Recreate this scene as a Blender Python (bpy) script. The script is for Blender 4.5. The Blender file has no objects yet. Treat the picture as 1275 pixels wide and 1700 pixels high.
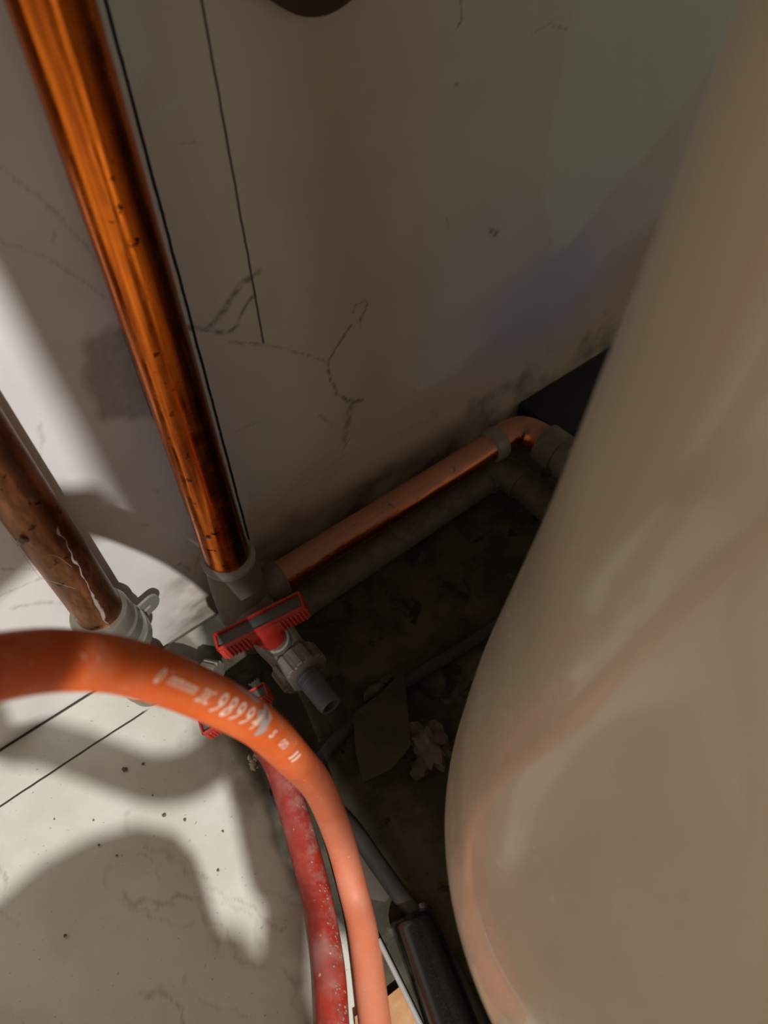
import bpy, bmesh, math, random
import numpy as np
from mathutils import Vector, Matrix, noise
random.seed(7)
PI = math.pi
SC = bpy.context.scene
COL = SC.collection

# ------------------------------------------------------------------ camera, world, light, exposure
cam_d = bpy.data.cameras.new('camera')
cam = bpy.data.objects.new('camera', cam_d); COL.objects.link(cam)
M = Matrix([[0.787121, 0.4975666, -0.3645106], [-0.616394, 0.613144, -0.4940778], [-0.0223391, 0.6135812, 0.7893156]]).to_4x4(); M.translation = Vector((-0.090047, -0.285090, 0.450000))
cam.matrix_world = M
cam_d.sensor_fit = 'HORIZONTAL'; cam_d.sensor_width = 36.0
cam_d.lens = 36.0 * 1325 / 1275
cam_d.clip_start = 0.005
cam_d.dof.use_dof = True; cam_d.dof.focus_distance = 0.43; cam_d.dof.aperture_fstop = 13.0
SC.camera = cam

w = bpy.data.worlds.new('room_air'); SC.world = w; w.use_nodes = True
bg = w.node_tree.nodes['Background']
bg.inputs['Color'].default_value = (1.0, 0.83, 0.66, 1); bg.inputs['Strength'].default_value = 0.38

def lamp(name, loc, target, typ, power, color, size):
    d = bpy.data.lights.new(name, typ); d.energy = power; d.color = color
    if typ == 'AREA': d.shape = 'DISK'; d.size = size
    else: d.shadow_soft_size = size
    o = bpy.data.objects.new(name, d); COL.objects.link(o); o.location = loc
    o.rotation_euler = (Vector(target) - Vector(loc)).to_track_quat('-Z', 'Y').to_euler()
    return o
LAMP = Vector((-0.29, -0.94, 0.98))
lamp('work_lamp', LAMP, (-0.08, -0.10, 0.05), 'AREA', 18.0, (1.0, 0.975, 0.935), 0.017)

SC.view_settings.view_transform = 'Standard'; SC.view_settings.look = 'None'
SC.view_settings.gamma = 1.0; SC.view_settings.use_curve_mapping = False
SC.view_settings.exposure = 0.0

# ------------------------------------------------------------------ helpers
def empty(name, loc, label, cat, group=None):
    o = bpy.data.objects.new(name, None); COL.objects.link(o); o.location = loc
    o.empty_display_size = 0.01
    o['label'] = label; o['category'] = cat
    if group: o['group'] = group
    return o
def tag(o, label, cat, group=None, kind=None):
    o['label'] = label; o['category'] = cat
    if group: o['group'] = group
    if kind: o['kind'] = kind
    return o
def link(name, V, Fc, m, parent=None, smooth=True, autos=None):
    me = bpy.data.meshes.new(name)
    off = Vector(parent.matrix_basis.translation) if parent and parent.type == 'EMPTY' else Vector((0, 0, 0))
    me.from_pydata([tuple(Vector(v) - off) for v in V], [], Fc)
    bm = bmesh.new(); bm.from_mesh(me); bmesh.ops.recalc_face_normals(bm, faces=bm.faces)
    if smooth:
        for f in bm.faces: f.smooth = True
        if autos is not None:
            for e in bm.edges:
                if len(e.link_faces) == 2 and e.calc_face_angle(0) > autos: e.smooth = False
    bm.to_mesh(me); bm.free()
    o = bpy.data.objects.new(name, me); COL.objects.link(o)
    if m: me.materials.append(m)
    if parent: o.parent = parent
    return o
def frame(d, ref=None):
    d = Vector(d).normalized(); r = Vector(ref) if ref is not None else Vector((0, 0, 1))
    if abs(d.dot(r.normalized())) > .97: r = Vector((0, 1, 0)) if abs(d.y) < .9 else Vector((1, 0, 0))
    a = d.cross(r).normalized(); b = a.cross(d).normalized()      # a = side, b = up-ish
    return a, b
def cat(P, n=8):
    P = [Vector(p) for p in P]; Q = [2 * P[0] - P[1]] + P + [2 * P[-1] - P[-2]]; out = []
    for i in range(1, len(Q) - 2):
        for k in range(n):
            t = k / n
            out.append(.5 * ((2 * Q[i]) + (-Q[i-1] + Q[i+1]) * t + (2*Q[i-1] - 5*Q[i] + 4*Q[i+1] - Q[i+2]) * t*t + (-Q[i-1] + 3*Q[i] - 3*Q[i+1] + Q[i+2]) * t**3))
    out.append(P[-1]); return out
class MB:
    def __init__(s): s.V = []; s.F = []
    def add(s, V, F):
        b = len(s.V); s.V += [Vector(v) for v in V]; s.F += [tuple(i + b for i in f) for f in F]
    def build(s, name, m, parent=None, autos=.6, smooth=True): return link(name, s.V, s.F, m, parent, smooth, autos)
def tube(mb, pts, r, n=28, cap=True, bump=None, inner=None):
    pts = [Vector(p) for p in pts]; N = len(pts)
    rr = r if hasattr(r, '__len__') else [r] * N
    V = []; Fc = []; a = None
    for i, p in enumerate(pts):
        d = (pts[min(i+1, N-1)] - pts[max(i-1, 0)]).normalized()
        if a is None: a, b = frame(d)
        else:
            a = (a - d * a.dot(d)).normalized(); b = a.cross(d).normalized()
        for k in range(n):
            t = 2 * PI * k / n; q = (a * math.cos(t) + b * math.sin(t))
            R_ = rr[i] + (bump(p + q * rr[i]) if bump else 0)
            V.append(p + q * R_)
    for i in range(N - 1):
        for k in range(n): Fc.append((i*n+k, i*n+(k+1) % n, (i+1)*n+(k+1) % n, (i+1)*n+k))
    if cap: Fc.append(tuple(range(n))[::-1]); Fc.append(tuple((N-1)*n + k for k in range(n)))
    mb.add(V, Fc)
def lathe(mb, o, d, prof, n=40, ref=None, mod=None, cap=True):
    """prof: list of (distance along d, radius); mod(k_angle, i) scales the radius"""
    o = Vector(o); d = Vector(d).normalized(); a, b = frame(d, ref); V = []; Fc = []; N = len(prof)
    for i, (t, r) in enumerate(prof):
        for k in range(n):
            th = 2 * PI * k / n; R_ = r * (mod(th, i) if mod else 1)
            V.append(o + d * t + (a * math.cos(th) + b * math.sin(th)) * R_)
    for i in range(N - 1):
        for k in range(n): Fc.append((i*n+k, i*n+(k+1) % n, (i+1)*n+(k+1) % n, (i+1)*n+k))
    if cap: Fc.append(tuple(range(n))[::-1]); Fc.append(tuple((N-1)*n + k for k in range(n)))
    mb.add(V, Fc)
def rbox(mb, c, ax, ay, az, sx, sy, sz, bev=.0008, seg=2):
    bm = bmesh.new(); bmesh.ops.create_cube(bm, size=1)
    bmesh.ops.scale(bm, vec=(sx, sy, sz), verts=bm.verts)
    if bev: bmesh.ops.bevel(bm, geom=bm.edges[:], offset=bev, segments=seg, affect='EDGES', profile=.5)
    bm.verts.index_update(); c = Vector(c)
    V = [c + Vector(ax) * v.co.x + Vector(ay) * v.co.y + Vector(az) * v.co.z for v in bm.verts]
    Fc = [tuple(v.index for v in f.verts) for f in bm.faces]; bm.free(); mb.add(V, Fc)
def blob(mb, c, r, sq=(1, 1, 1), seed=0, amp=.35, sub=2, fr=1.0):
    bm = bmesh.new(); bmesh.ops.create_icosphere(bm, subdivisions=sub, radius=1); bm.verts.index_update()
    V = []
    for v in bm.verts:
        n_ = 1 + amp * noise.noise(v.co * 1.7 * fr + Vector((seed, seed * .7, 3)))
        V.append(Vector(c) + Vector((v.co.x * sq[0], v.co.y * sq[1], v.co.z * sq[2])) * r * n_)
    Fc = [tuple(v.index for v in f.verts) for f in bm.faces]; bm.free(); mb.add(V, Fc)

# ------------------------------------------------------------------ materials
def mat(name, base, rough=.6, metal=0.0, spec=.5, coat=0.0):
    m = bpy.data.materials.new(name); m.use_nodes = True
    b = m.node_tree.nodes['Principled BSDF']
    b.inputs['Base Color'].default_value = (*base, 1); b.inputs['Roughness'].default_value = rough
    b.inputs['Metallic'].default_value = metal; b.inputs['Specular IOR Level'].default_value = spec
    b.inputs['Coat Weight'].default_value = coat
    return m
class NT:
    def __init__(s, m): s.t = m.node_tree; s.b = s.t.nodes['Principled BSDF']; s.co = s.n('ShaderNodeTexCoord').outputs['Object']
    def n(s, typ, **k):
        x = s.t.nodes.new(typ)
        for a, v in k.items(): setattr(x, a, v)
        return x
    def l(s, a, b): s.t.links.new(a, b)
    def noise(s, scale, detail=4, rough=.55, vec=None, dist=0.0):
        x = s.n('ShaderNodeTexNoise'); x.inputs['Scale'].default_value = scale; x.inputs['Detail'].default_value = detail
        x.inputs['Roughness'].default_value = rough; x.inputs['Distortion'].default_value = dist
        s.l(vec or s.co, x.inputs['Vector']); return x.outputs['Fac']
    def ramp(s, fac, a, b, ca=0.0, cb=1.0):
        x = s.n('ShaderNodeMapRange'); x.inputs['From Min'].default_value = a; x.inputs['From Max'].default_value = b
        x.inputs['To Min'].default_value = ca; x.inputs['To Max'].default_value = cb; x.clamp = True
        x.interpolation_type = 'SMOOTHSTEP'
        s.l(fac, x.inputs['Value']); return x.outputs['Result']
    def math(s, op, a, b=None, clamp=False):
        x = s.n('ShaderNodeMath', operation=op); x.use_clamp = clamp
        for i, v in enumerate((a, b)):
            if v is None: continue
            if isinstance(v, (int, float)): x.inputs[i].default_value = v
            else: s.l(v, x.inputs[i])
        return x.outputs[0]
    def mix(s, fac, a, b):
        x = s.n('ShaderNodeMix', data_type='RGBA')
        for i, v in ((0, fac), (6, a), (7, b)):
            if isinstance(v, (int, float)): x.inputs[i].default_value = v
            elif isinstance(v, tuple): x.inputs[i].default_value = (*v, 1)
            else: s.l(v, x.inputs[i])
        return x.outputs[2]
    def attr(s, name): x = s.n('ShaderNodeAttribute', attribute_name=name); return x.outputs['Fac']
    def scale(s, v, rot=(0, 0, 0)):
        x = s.n('ShaderNodeMapping'); x.inputs['Scale'].default_value = v; x.inputs['Rotation'].default_value = rot
        s.l(s.co, x.inputs['Vector']); return x.outputs['Vector']
    def bump(s, h, strength=.3, dist=.001):
        x = s.n('ShaderNodeBump'); x.inputs['Strength'].default_value = strength; x.inputs['Distance'].default_value = dist
        s.l(h, x.inputs['Height']); s.l(x.outputs['Normal'], s.b.inputs['Normal'])
    def color(s, c): s.l(c, s.b.inputs['Base Color'])
    def rough(s, c): s.l(c, s.b.inputs['Roughness'])

def copper(name, base, dark, dust=.0, rough=.25, stretch=(1, 1, .06), dustcol=(.42, .36, .30), dustdir=None, streak=.5):
    m = mat(name, base, rough, 1.0); t = NT(m)
    v = t.scale(stretch)
    n1 = t.ramp(t.noise(260, 5, .6, v), .42, .66); n2 = t.ramp(t.noise(70, 4, .6, v), .40, .62)
    spots = t.ramp(t.noise(140, 3, .5), .66, .72)
    c = t.mix(t.math('MULTIPLY', n1, streak), base, dark)
    c = t.mix(t.math('MULTIPLY', n2, streak), c, dark)
    c = t.mix(spots, c, (dark[0] * .35, dark[1] * .35, dark[2] * .35))
    if dust > 0:
        g = t.n('ShaderNodeNewGeometry'); sx = t.n('ShaderNodeSeparateXYZ'); t.l(g.outputs['Normal'], sx.inputs[0])
        up = t.ramp(sx.outputs['Z'], .35, .98)
        f = t.math('ADD', t.math('MULTIPLY', up, dust), t.math('MULTIPLY', t.noise(160, 6, .7), dust * 1.2))
        f = t.ramp(f, dust * .72, dust * 1.35, 0, min(1, dust * 1.4))
        c = t.mix(f, c, dustcol); t.l(t.math('SUBTRACT', 1.0, f, True), t.b.inputs['Metallic'])
        t.rough(t.math('ADD', t.math('MULTIPLY', f, .6), rough))
    else: t.rough(t.ramp(t.noise(90, 4), .3, .7, rough * .75, rough * 1.5))
    t.color(c); t.bump(t.noise(420, 4, .6, v), .12, .0006)
    return m
def dusty(name, base, dustcol, amt=.5, rough=.6, scale=120, metal=0, bump=.25, spec=.4):
    m = mat(name, base, rough, metal, spec); t = NT(m)
    f = t.ramp(t.noise(scale, 6, .65), .5 - amt * .25, .62 + (1 - amt) * .15)
    g = t.n('ShaderNodeNewGeometry'); sx = t.n('ShaderNodeSeparateXYZ'); t.l(g.outputs['Normal'], sx.inputs[0])
    up = t.ramp(sx.outputs['Z'], -.1, .9, .25, 1.0)
    c = t.mix(t.math('MULTIPLY', t.math('MULTIPLY', f, up), min(1, amt * 1.4)), base, dustcol)
    t.color(c); t.bump(t.noise(scale * 5, 4), bump, .0005)
    return m

# ------------------------------------------------------------------ surface masks on the wall and the floor
def vnoise(X, Y, sc, seed=0):
    rs = np.random.RandomState(seed); T = rs.rand(64, 64)
    x = X * sc; y = Y * sc; xi = np.floor(x).astype(int); yi = np.floor(y).astype(int); fx = x - xi; fy = y - yi
    fx = fx * fx * (3 - 2 * fx); fy = fy * fy * (3 - 2 * fy)
    g = lambda a, b: T[a % 64, b % 64]
    return (g(xi, yi) * (1 - fx) + g(xi + 1, yi) * fx) * (1 - fy) + (g(xi, yi + 1) * (1 - fx) + g(xi + 1, yi + 1) * fx) * fy
def fbm(X, Y, sc, seed=0, o=4): return sum(vnoise(X, Y, sc * 2 ** i, seed + i) / 2 ** i for i in range(o)) / sum(.5 ** i for i in range(o))
def seg_dist(X, Y, P):
    d = np.full(X.shape, 9.0)
    for (ax, ay), (bx, by) in zip(P[:-1], P[1:]):
        vx, vy = bx - ax, by - ay; L = vx * vx + vy * vy + 1e-12
        t = np.clip(((X - ax) * vx + (Y - ay) * vy) / L, 0, 1)
        d = np.minimum(d, np.hypot(X - ax - t * vx, Y - ay - t * vy))
    return d
def inside(X, Y, P, soft):
    ins = np.zeros(X.shape, bool); n = len(P)
    for i in range(n):
        ax, ay = P[i]; bx, by = P[(i + 1) % n]
        c = ((ay > Y) != (by > Y)); xi = (bx - ax) * (Y - ay) / (by - ay + 1e-12) + ax
        ins ^= c & (X < xi)
    d = seg_dist(X, Y, P + [P[0]]); s = np.where(ins, d, -d)
    return np.clip(s / soft * .5 + .5, 0, 1)
def grid_surface(name, us, vs, to3, masks, m, hfun=None):
    U, V_ = np.meshgrid(us, vs); nu, nv = len(us), len(vs)
    co = to3(U.ravel(), V_.ravel()).astype(np.float32)
    me = bpy.data.meshes.new(name); me.vertices.add(nu * nv); me.vertices.foreach_set('co', co.ravel())
    i, j = np.meshgrid(np.arange(nu - 1), np.arange(nv - 1)); a = (j * nu + i).ravel()
    q = np.stack([a, a + 1, a + nu + 1, a + nu], 1).astype(np.int32); nf = len(q)
    me.loops.add(nf * 4); me.loops.foreach_set('vertex_index', q.ravel())
    me.polygons.add(nf); me.polygons.foreach_set('loop_start', np.arange(0, nf * 4, 4, dtype=np.int32))
    me.polygons.foreach_set('loop_total', np.full(nf, 4, np.int32)); me.update(calc_edges=True)
    for k, fn in masks.items():
        at = me.attributes.new(k, 'FLOAT', 'POINT'); at.data.foreach_set('value', fn(U, V_).ravel().astype(np.float32))
    me.materials.append(m); me.validate()
    o = bpy.data.objects.new(name, me); COL.objects.link(o); o['kind'] = 'structure'
    return o
xz = lambda L: [(p[0], p[2]) for p in L]
xy = lambda L: [(p[0], p[1]) for p in L]

VEINS = [  # polyline on the wall, half width, strength
    (xz([(0.0135, 0.0000, 0.2171), (0.0228, 0.0000, 0.2123), (0.0319, 0.0000, 0.2170), (0.0384, 0.0000, 0.2233), (0.0453, 0.0000, 0.2273), (0.0531, 0.0000, 0.2289)]), .0020, .8),
    (xz([(0.0226, 0.0000, 0.2113), (0.0313, 0.0000, 0.2050), (0.0379, 0.0000, 0.2062), (0.0427, 0.0000, 0.2137), (0.0502, 0.0000, 0.2183)]), .0011, .9),
    (xz([(0.0315, 0.0000, 0.1994), (0.0502, 0.0000, 0.1878), (0.0633, 0.0000, 0.1775), (0.0735, 0.0000, 0.1678), (0.0861, 0.0000, 0.1565)]), .0006, .7),
    (xz([(0.0861, 0.0000, 0.1565), (0.0964, 0.0000, 0.1670), (0.1029, 0.0000, 0.1727)]), .0011, .85),
    (xz([(0.1042, 0.0000, 0.1800), (0.1064, 0.0000, 0.1844), (0.1144, 0.0000, 0.1828)]), .0006, .7),
    (xz([(0.1143, 0.0000, 0.1809), (0.1099, 0.0000, 0.1740), (0.1087, 0.0000, 0.1676)]), .0009, .85),
    (xz([(0.0861, 0.0000, 0.1565), (0.0864, 0.0000, 0.1422), (0.0900, 0.0000, 0.1294), (0.0971, 0.0000, 0.1202)]), .0012, .9),
    (xz([(0.0971, 0.0000, 0.1202), (0.1030, 0.0000, 0.1151), (0.1074, 0.0000, 0.1148)]), .0022, .9),
    (xz([(0.0985, 0.0000, 0.1158), (0.0959, 0.0000, 0.1033), (0.0910, 0.0000, 0.0879)]), .0030, .55),
    (xz([(0.0956, 0.0000, 0.0875), (0.0886, 0.0000, 0.0803)]), .0008, .8),
    (xz([(0.1714, 0.0000, 0.3130), (0.1724, 0.0000, 0.3045), (0.1697, 0.0000, 0.3020)]), .0008, .75),
    (xz([(0.2171, 0.0000, 0.2882), (0.2312, 0.0000, 0.2886), (0.2426, 0.0000, 0.2835)]), .0010, .5),
    (xz([(0.2036, 0.0000, 0.1877), (0.2073, 0.0000, 0.1847)]), .0022, .8),
    (xz([(0.1689, 0.0000, 0.2100), (0.1701, 0.0000, 0.2038)]), .0006, .6),
    (xz([(0.1709, 0.0000, 0.2784), (0.1721, 0.0000, 0.2775)]), .0012, .6),
    (xz([(-0.0359, 0.0000, 0.3112), (-0.0278, 0.0000, 0.2985), (-0.0216, 0.0000, 0.2841), (-0.0154, 0.0000, 0.2663), (-0.0125, 0.0000, 0.2508)]), .0008, .40),
    (xz([(-0.0459, 0.0000, 0.2873), (-0.0342, 0.0000, 0.2759), (-0.0246, 0.0000, 0.2616), (-0.0146, 0.0000, 0.2443)]), .0007, .38),
    (xz([(-0.0280, 0.0000, 0.2860), (-0.0274, 0.0000, 0.2814), (-0.0284, 0.0000, 0.2799)]), .0005, .35),
    (xz([(-0.0630, 0.0000, 0.2035), (-0.0652, 0.0000, 0.1947), (-0.0691, 0.0000, 0.1875)]), .0014, .25),
    (xz([(-0.1091, 0.0000, 0.1359), (-0.0978, 0.0000, 0.1259), (-0.0887, 0.0000, 0.1163)]), .0005, .5),
    (xz([(-0.1163, 0.0000, 0.1187), (-0.1045, 0.0000, 0.1170), (-0.0925, 0.0000, 0.1149), (-0.0881, 0.0000, 0.1090)]), .0009, .4),
    (xz([(-0.1152, 0.0000, 0.1062), (-0.1020, 0.0000, 0.0984), (-0.0923, 0.0000, 0.0884), (-0.0904, 0.0000, 0.0739)]), .0015, .35),
    (xz([(0.0290, 0.0000, 0.2982), (0.0387, 0.0000, 0.2945)]), .0006, .4),
    (xz([(0.0199, 0.0000, 0.1426), (0.0310, 0.0000, 0.1417), (0.0392, 0.0000, 0.1401)]), .0005, .4),
    (xz([(0.0763, 0.0000, 0.1210), (0.0819, 0.0000, 0.1124), (0.0845, 0.0000, 0.1066)]), .0014, .4),
    (xz([(0.1462, 0.0000, 0.0978), (0.1511, 0.0000, 0.1000)]), .0012, .4),
    (xz([(0.0572, 0.0000, 0.0700), (0.0759, 0.0000, 0.0735), (0.0949, 0.0000, 0.0770)]), .0007, .35),
    (xz([(-0.0274, 0.0000, 0.1336), (-0.0255, 0.0000, 0.1292)]), .0012, .5),
    (xz([(-0.0400, 0.0000, 0.1130), (-0.0371, 0.0000, 0.1106)]), .0010, .5),
    (xz([(-0.0323, 0.0000, 0.0669), (-0.0285, 0.0000, 0.0665), (-0.0248, 0.0000, 0.0567)]), .0010, .5),
    (xz([(-0.0093, 0.0000, 0.0707), (-0.0173, 0.0000, 0.0625), (-0.0244, 0.0000, 0.0465)]), .0007, .4),
]
def m_vein(X, Z):
    jx = X + (fbm(X, Z, 260, 3) - .5) * .0022; jz = Z + (fbm(X, Z, 260, 9) - .5) * .0022
    out = np.zeros(X.shape)
    br = np.clip((fbm(X, Z, 420, 21) - .28) * 3, .25, 1)
    for P, wd, st in VEINS:
        out = np.maximum(out, st * np.clip(1.25 - seg_dist(jx, jz, P) / wd, 0, 1) * br)
    return out
def m_light(X, Z):      # smoother, paler repair patches
    jx = X + (fbm(X, Z, 120, 31) - .5) * .006; jz = Z + (fbm(X, Z, 120, 37) - .5) * .006
    a = inside(jx, jz, xz([(0.2457, 0.0000, 0.3057), (0.2458, 0.0000, 0.2592), (0.2398, 0.0000, 0.2295), (0.2461, 0.0000, 0.1896), (0.2649, 0.0000, 0.1477), (0.2828, 0.0000, 0.1532), (0.3052, 0.0000, 0.1729), (0.3395, 0.0000, 0.1886), (0.3903, 0.0000, 0.2319), (0.4042, 0.0000, 0.2707)]), .004)
    b = inside(jx, jz, xz([(0.0129, 0.0000, 0.3571), (0.0272, 0.0000, 0.3540), (0.0265, 0.0000, 0.3380), (0.0289, 0.0000, 0.3287), (0.0200, 0.0000, 0.3221), (0.0136, 0.0000, 0.3219), (0.0135, 0.0000, 0.3395)]), .002)
    c_ = inside(jx, jz, xz([(0.0189, 0.0000, 0.3119), (0.0251, 0.0000, 0.3121), (0.0327, 0.0000, 0.3124), (0.0333, 0.0000, 0.3100), (0.0238, 0.0000, 0.3099)]), .001)
    e = inside(jx, jz, xz([(0.0080, 0.0000, 0.1129), (0.0226, 0.0000, 0.1175), (0.0251, 0.0000, 0.1053), (0.0148, 0.0000, 0.0299), (0.0084, 0.0000, 0.0552)]), .003)
    return np.clip(np.maximum(np.maximum(a * .9, b), np.maximum(c_ * .8, e * .4)), 0, 1)
def m_dark(X, Z):       # bare patch; base grime, widened leftward to paint in missing shade
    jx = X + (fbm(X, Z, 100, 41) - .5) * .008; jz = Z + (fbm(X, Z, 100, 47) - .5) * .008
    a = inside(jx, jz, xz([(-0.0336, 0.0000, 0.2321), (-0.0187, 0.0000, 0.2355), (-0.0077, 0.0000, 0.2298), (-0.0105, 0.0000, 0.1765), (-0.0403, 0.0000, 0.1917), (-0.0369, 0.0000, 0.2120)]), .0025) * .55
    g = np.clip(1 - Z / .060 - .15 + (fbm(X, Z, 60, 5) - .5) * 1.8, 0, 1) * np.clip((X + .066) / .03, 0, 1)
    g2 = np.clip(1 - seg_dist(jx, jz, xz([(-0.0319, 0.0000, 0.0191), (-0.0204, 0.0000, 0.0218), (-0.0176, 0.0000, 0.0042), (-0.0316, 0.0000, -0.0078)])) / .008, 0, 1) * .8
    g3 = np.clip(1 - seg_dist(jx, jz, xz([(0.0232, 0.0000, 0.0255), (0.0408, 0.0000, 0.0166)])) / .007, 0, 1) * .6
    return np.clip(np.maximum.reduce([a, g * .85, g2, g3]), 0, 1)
def m_tan(X, Z):        # warm cast of the light painted as a mid-wall column; brown grime along base
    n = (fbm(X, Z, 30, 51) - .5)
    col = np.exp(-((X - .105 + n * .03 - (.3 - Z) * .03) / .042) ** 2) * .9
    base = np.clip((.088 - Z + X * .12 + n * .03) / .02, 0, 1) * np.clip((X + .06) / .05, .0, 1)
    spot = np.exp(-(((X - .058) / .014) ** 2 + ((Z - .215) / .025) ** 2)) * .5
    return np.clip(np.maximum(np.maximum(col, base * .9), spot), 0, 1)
def m_cool(X, Z):  # bluish cast of the mixed light, painted into the wall colour
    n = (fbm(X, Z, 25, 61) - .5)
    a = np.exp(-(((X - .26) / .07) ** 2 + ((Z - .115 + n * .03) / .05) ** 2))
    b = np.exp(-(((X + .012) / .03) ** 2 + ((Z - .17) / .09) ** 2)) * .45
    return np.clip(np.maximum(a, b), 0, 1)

def line_dash(t, coord, pos, halfw):
    d = t.math('ABSOLUTE', t.math('SUBTRACT', coord, pos)); return t.ramp(d, halfw * .6, halfw * 1.3, 1.0, 0.0)
wm = mat('marbled_wall_paint', (.62, .60, .57), .55, 0, .35); t = NT(wm)
sx = t.n('ShaderNodeSeparateXYZ'); t.l(t.co, sx.inputs[0]); X_, Y_, Z_ = sx.outputs
wob = t.math('MULTIPLY', t.math('SUBTRACT', t.noise(60, 3), .5), .0012)
c = t.mix(t.ramp(t.noise(14, 5), .35, .7), (.665, .64, .625), (.605, .575, .56))
c = t.mix(t.math('MULTIPLY', t.attr('tan_light_grime'), .75), c, (.50, .375, .27))
c = t.mix(t.math('MULTIPLY', t.attr('cool_light_tint'), .8), c, (.38, .44, .72))
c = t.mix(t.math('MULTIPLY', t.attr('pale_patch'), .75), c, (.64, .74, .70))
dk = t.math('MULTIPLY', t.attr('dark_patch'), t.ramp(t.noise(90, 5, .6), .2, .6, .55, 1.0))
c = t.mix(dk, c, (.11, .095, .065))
c = t.mix(t.math('MULTIPLY', t.ramp(t.noise(900, 2), .70, .78), .25), c, (.2, .17, .13))
Xw = t.math('ADD', X_, wob)
j1 = t.math('MULTIPLY', line_dash(t, Xw, .0157, .00075), t.ramp(t.noise(200, 3), .25, .40, .55, 1))
j2 = t.math('MULTIPLY', line_dash(t, Xw, .0496, .00060), t.ramp(Z_, .1885, .1892, 0, .8))
j3 = t.math('MULTIPLY', line_dash(t, X_, -.0145, .0011), t.math('MULTIPLY', t.ramp(Z_, .172, .182, 0, .85), t.ramp(Z_, .228, .250, 1, 0)))
c = t.mix(t.math('MULTIPLY', t.attr('vein'), .95), c, (.13, .115, .085))
c = t.mix(t.math('MAXIMUM', j1, j2), c, (.012, .010, .010)); c = t.mix(j3, c, (.05, .05, .07))
t.color(c)
t.rough(t.ramp(t.noise(50, 4), .3, .7, .42, .62))
hh = t.math('SUBTRACT', t.noise(130, 5, .6), t.math('ADD', t.attr('vein'), t.math('MULTIPLY', t.math('MAXIMUM', j1, j2), 1.5)))
t.bump(hh, .25, .0006)
us = np.unique(np.concatenate([np.linspace(-1.6, -.2, 15), np.arange(-.2, .40, .0010), np.linspace(.4, 1.6, 13)]))
vs = np.unique(np.concatenate([np.arange(-.002, .38, .0010), np.linspace(.38, 1.7, 14)]))
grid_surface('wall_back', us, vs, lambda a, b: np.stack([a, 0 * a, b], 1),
             {'vein': m_vein, 'pale_patch': m_light, 'dark_patch': m_dark, 'tan_light_grime': m_tan, 'cool_light_tint': m_cool}, wm)

# floor: pale marbled sheet on the left, worn bare dark concrete on the right
EDGE = xy([(-0.0361, 0.0007, 0.0000), (-0.0420, -0.0382, 0.0000), (-0.0535, -0.0763, 0.0000), (-0.0568, -0.1080, 0.0000), (-0.0651, -0.1436, -0.0000), (-0.0708, -0.1739, -0.0000), (-0.0675, -0.2017, 0.0000), (-0.0630, -0.2190, 0.0000), (-0.0672, -0.2322, 0.0000), (-0.0810, -0.2584, 0.0000)])
def m_bare(X, Y):
    jx = X + (fbm(X, Y, 90, 71) - .5) * .007; jy = Y + (fbm(X, Y, 90, 73) - .5) * .010
    P = EDGE + [(-.05, -1.2), (1.5, -1.2), (1.5, .2), (EDGE[0][0], .2)]
    return inside(jx, jy, P, .005)
def m_fvein(X, Y):
    out = np.zeros(X.shape); rs = random.Random(5)
    jx = X + (fbm(X, Y, 140, 81) - .5) * .010; jy = Y + (fbm(X, Y, 140, 83) - .5) * .010
    for k in range(34):
        x = rs.uniform(-.26, -.06); y = rs.uniform(-.26, -.04); P = [(x, y)]
        for q in range(rs.randint(3, 6)):
            x += rs.uniform(-.004, .012); y -= rs.uniform(.006, .013); P.append((x, y))
        out = np.maximum(out, rs.uniform(.22, .6) * np.clip(1.2 - seg_dist(jx, jy, P) / rs.uniform(.0006, .0016), 0, 1))
    return out * np.clip((fbm(X, Y, 150, 85) - .22) * 3, 0, 1)
def m_fgrime_shade(X, Y):  # floor grime, strengthened near the wall to paint in missing shade
    a = np.clip(1 - seg_dist(X, Y, xy([(-0.0465, -0.0021, 0.0000), (-0.0414, -0.0386, 0.0000), (-0.0478, -0.0737, 0.0000), (-0.0512, -0.0991, 0.0000)])) / .026 + .1 + (fbm(X, Y, 80, 91) - .5) * 1.4, 0, 1)
    b = np.clip(1 - seg_dist(X, Y, xy([(-0.0547, -0.1142, 0.0000), (-0.0666, -0.1621, -0.0000), (-0.0860, -0.2042, 0.0000), (-0.0994, -0.2259, 0.0000)])) / .012 + (fbm(X, Y, 120, 93) - .5), 0, 1) * .5
    return np.clip(np.maximum(a, b), 0, 1)
fm = mat('marbled_floor', (.6, .6, .5), .5, 0, .3); t = NT(fm)
sx = t.n('ShaderNodeSeparateXYZ'); t.l(t.co, sx.inputs[0]); X_, Y_, Z_ = sx.outputs
white = t.mix(t.ramp(t.noise(24, 5), .35, .68), (.66, .655, .59), (.585, .575, .50))
white = t.mix(t.math('MULTIPLY', t.attr('vein'), .8), white, (.22, .18, .13))
white = t.mix(t.math('MULTIPLY', t.ramp(t.noise(420, 3), .66, .74), .55), white, (.16, .13, .09))
jm = t.math('MULTIPLY', line_dash(t, t.math('ADD', Y_, t.math('MULTIPLY', t.math('SUBTRACT', t.noise(50, 2), .5), .0012)), -.0322, .00065), t.ramp(X_, -.090, -.084, 1, 0))
jn = line_dash(t, Y_, -.0005, .0012)
white = t.mix(t.math('MAXIMUM', jm, jn), white, (.04, .035, .028))
white = t.mix(t.math('MULTIPLY', t.attr('grime_shade'), .85), white, (.13, .105, .07))
dk = t.mix(t.ramp(t.noise(28, 6, .62), .40, .62), (.045, .040, .027), (.095, .085, .057))
dk = t.mix(t.ramp(t.noise(75, 5, .6), .60, .70), dk, (.095, .085, .060))
dk = t.mix(t.ramp(t.noise(48, 5, .6, None, .6), .58, .66), dk, (.024, .021, .015))
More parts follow.
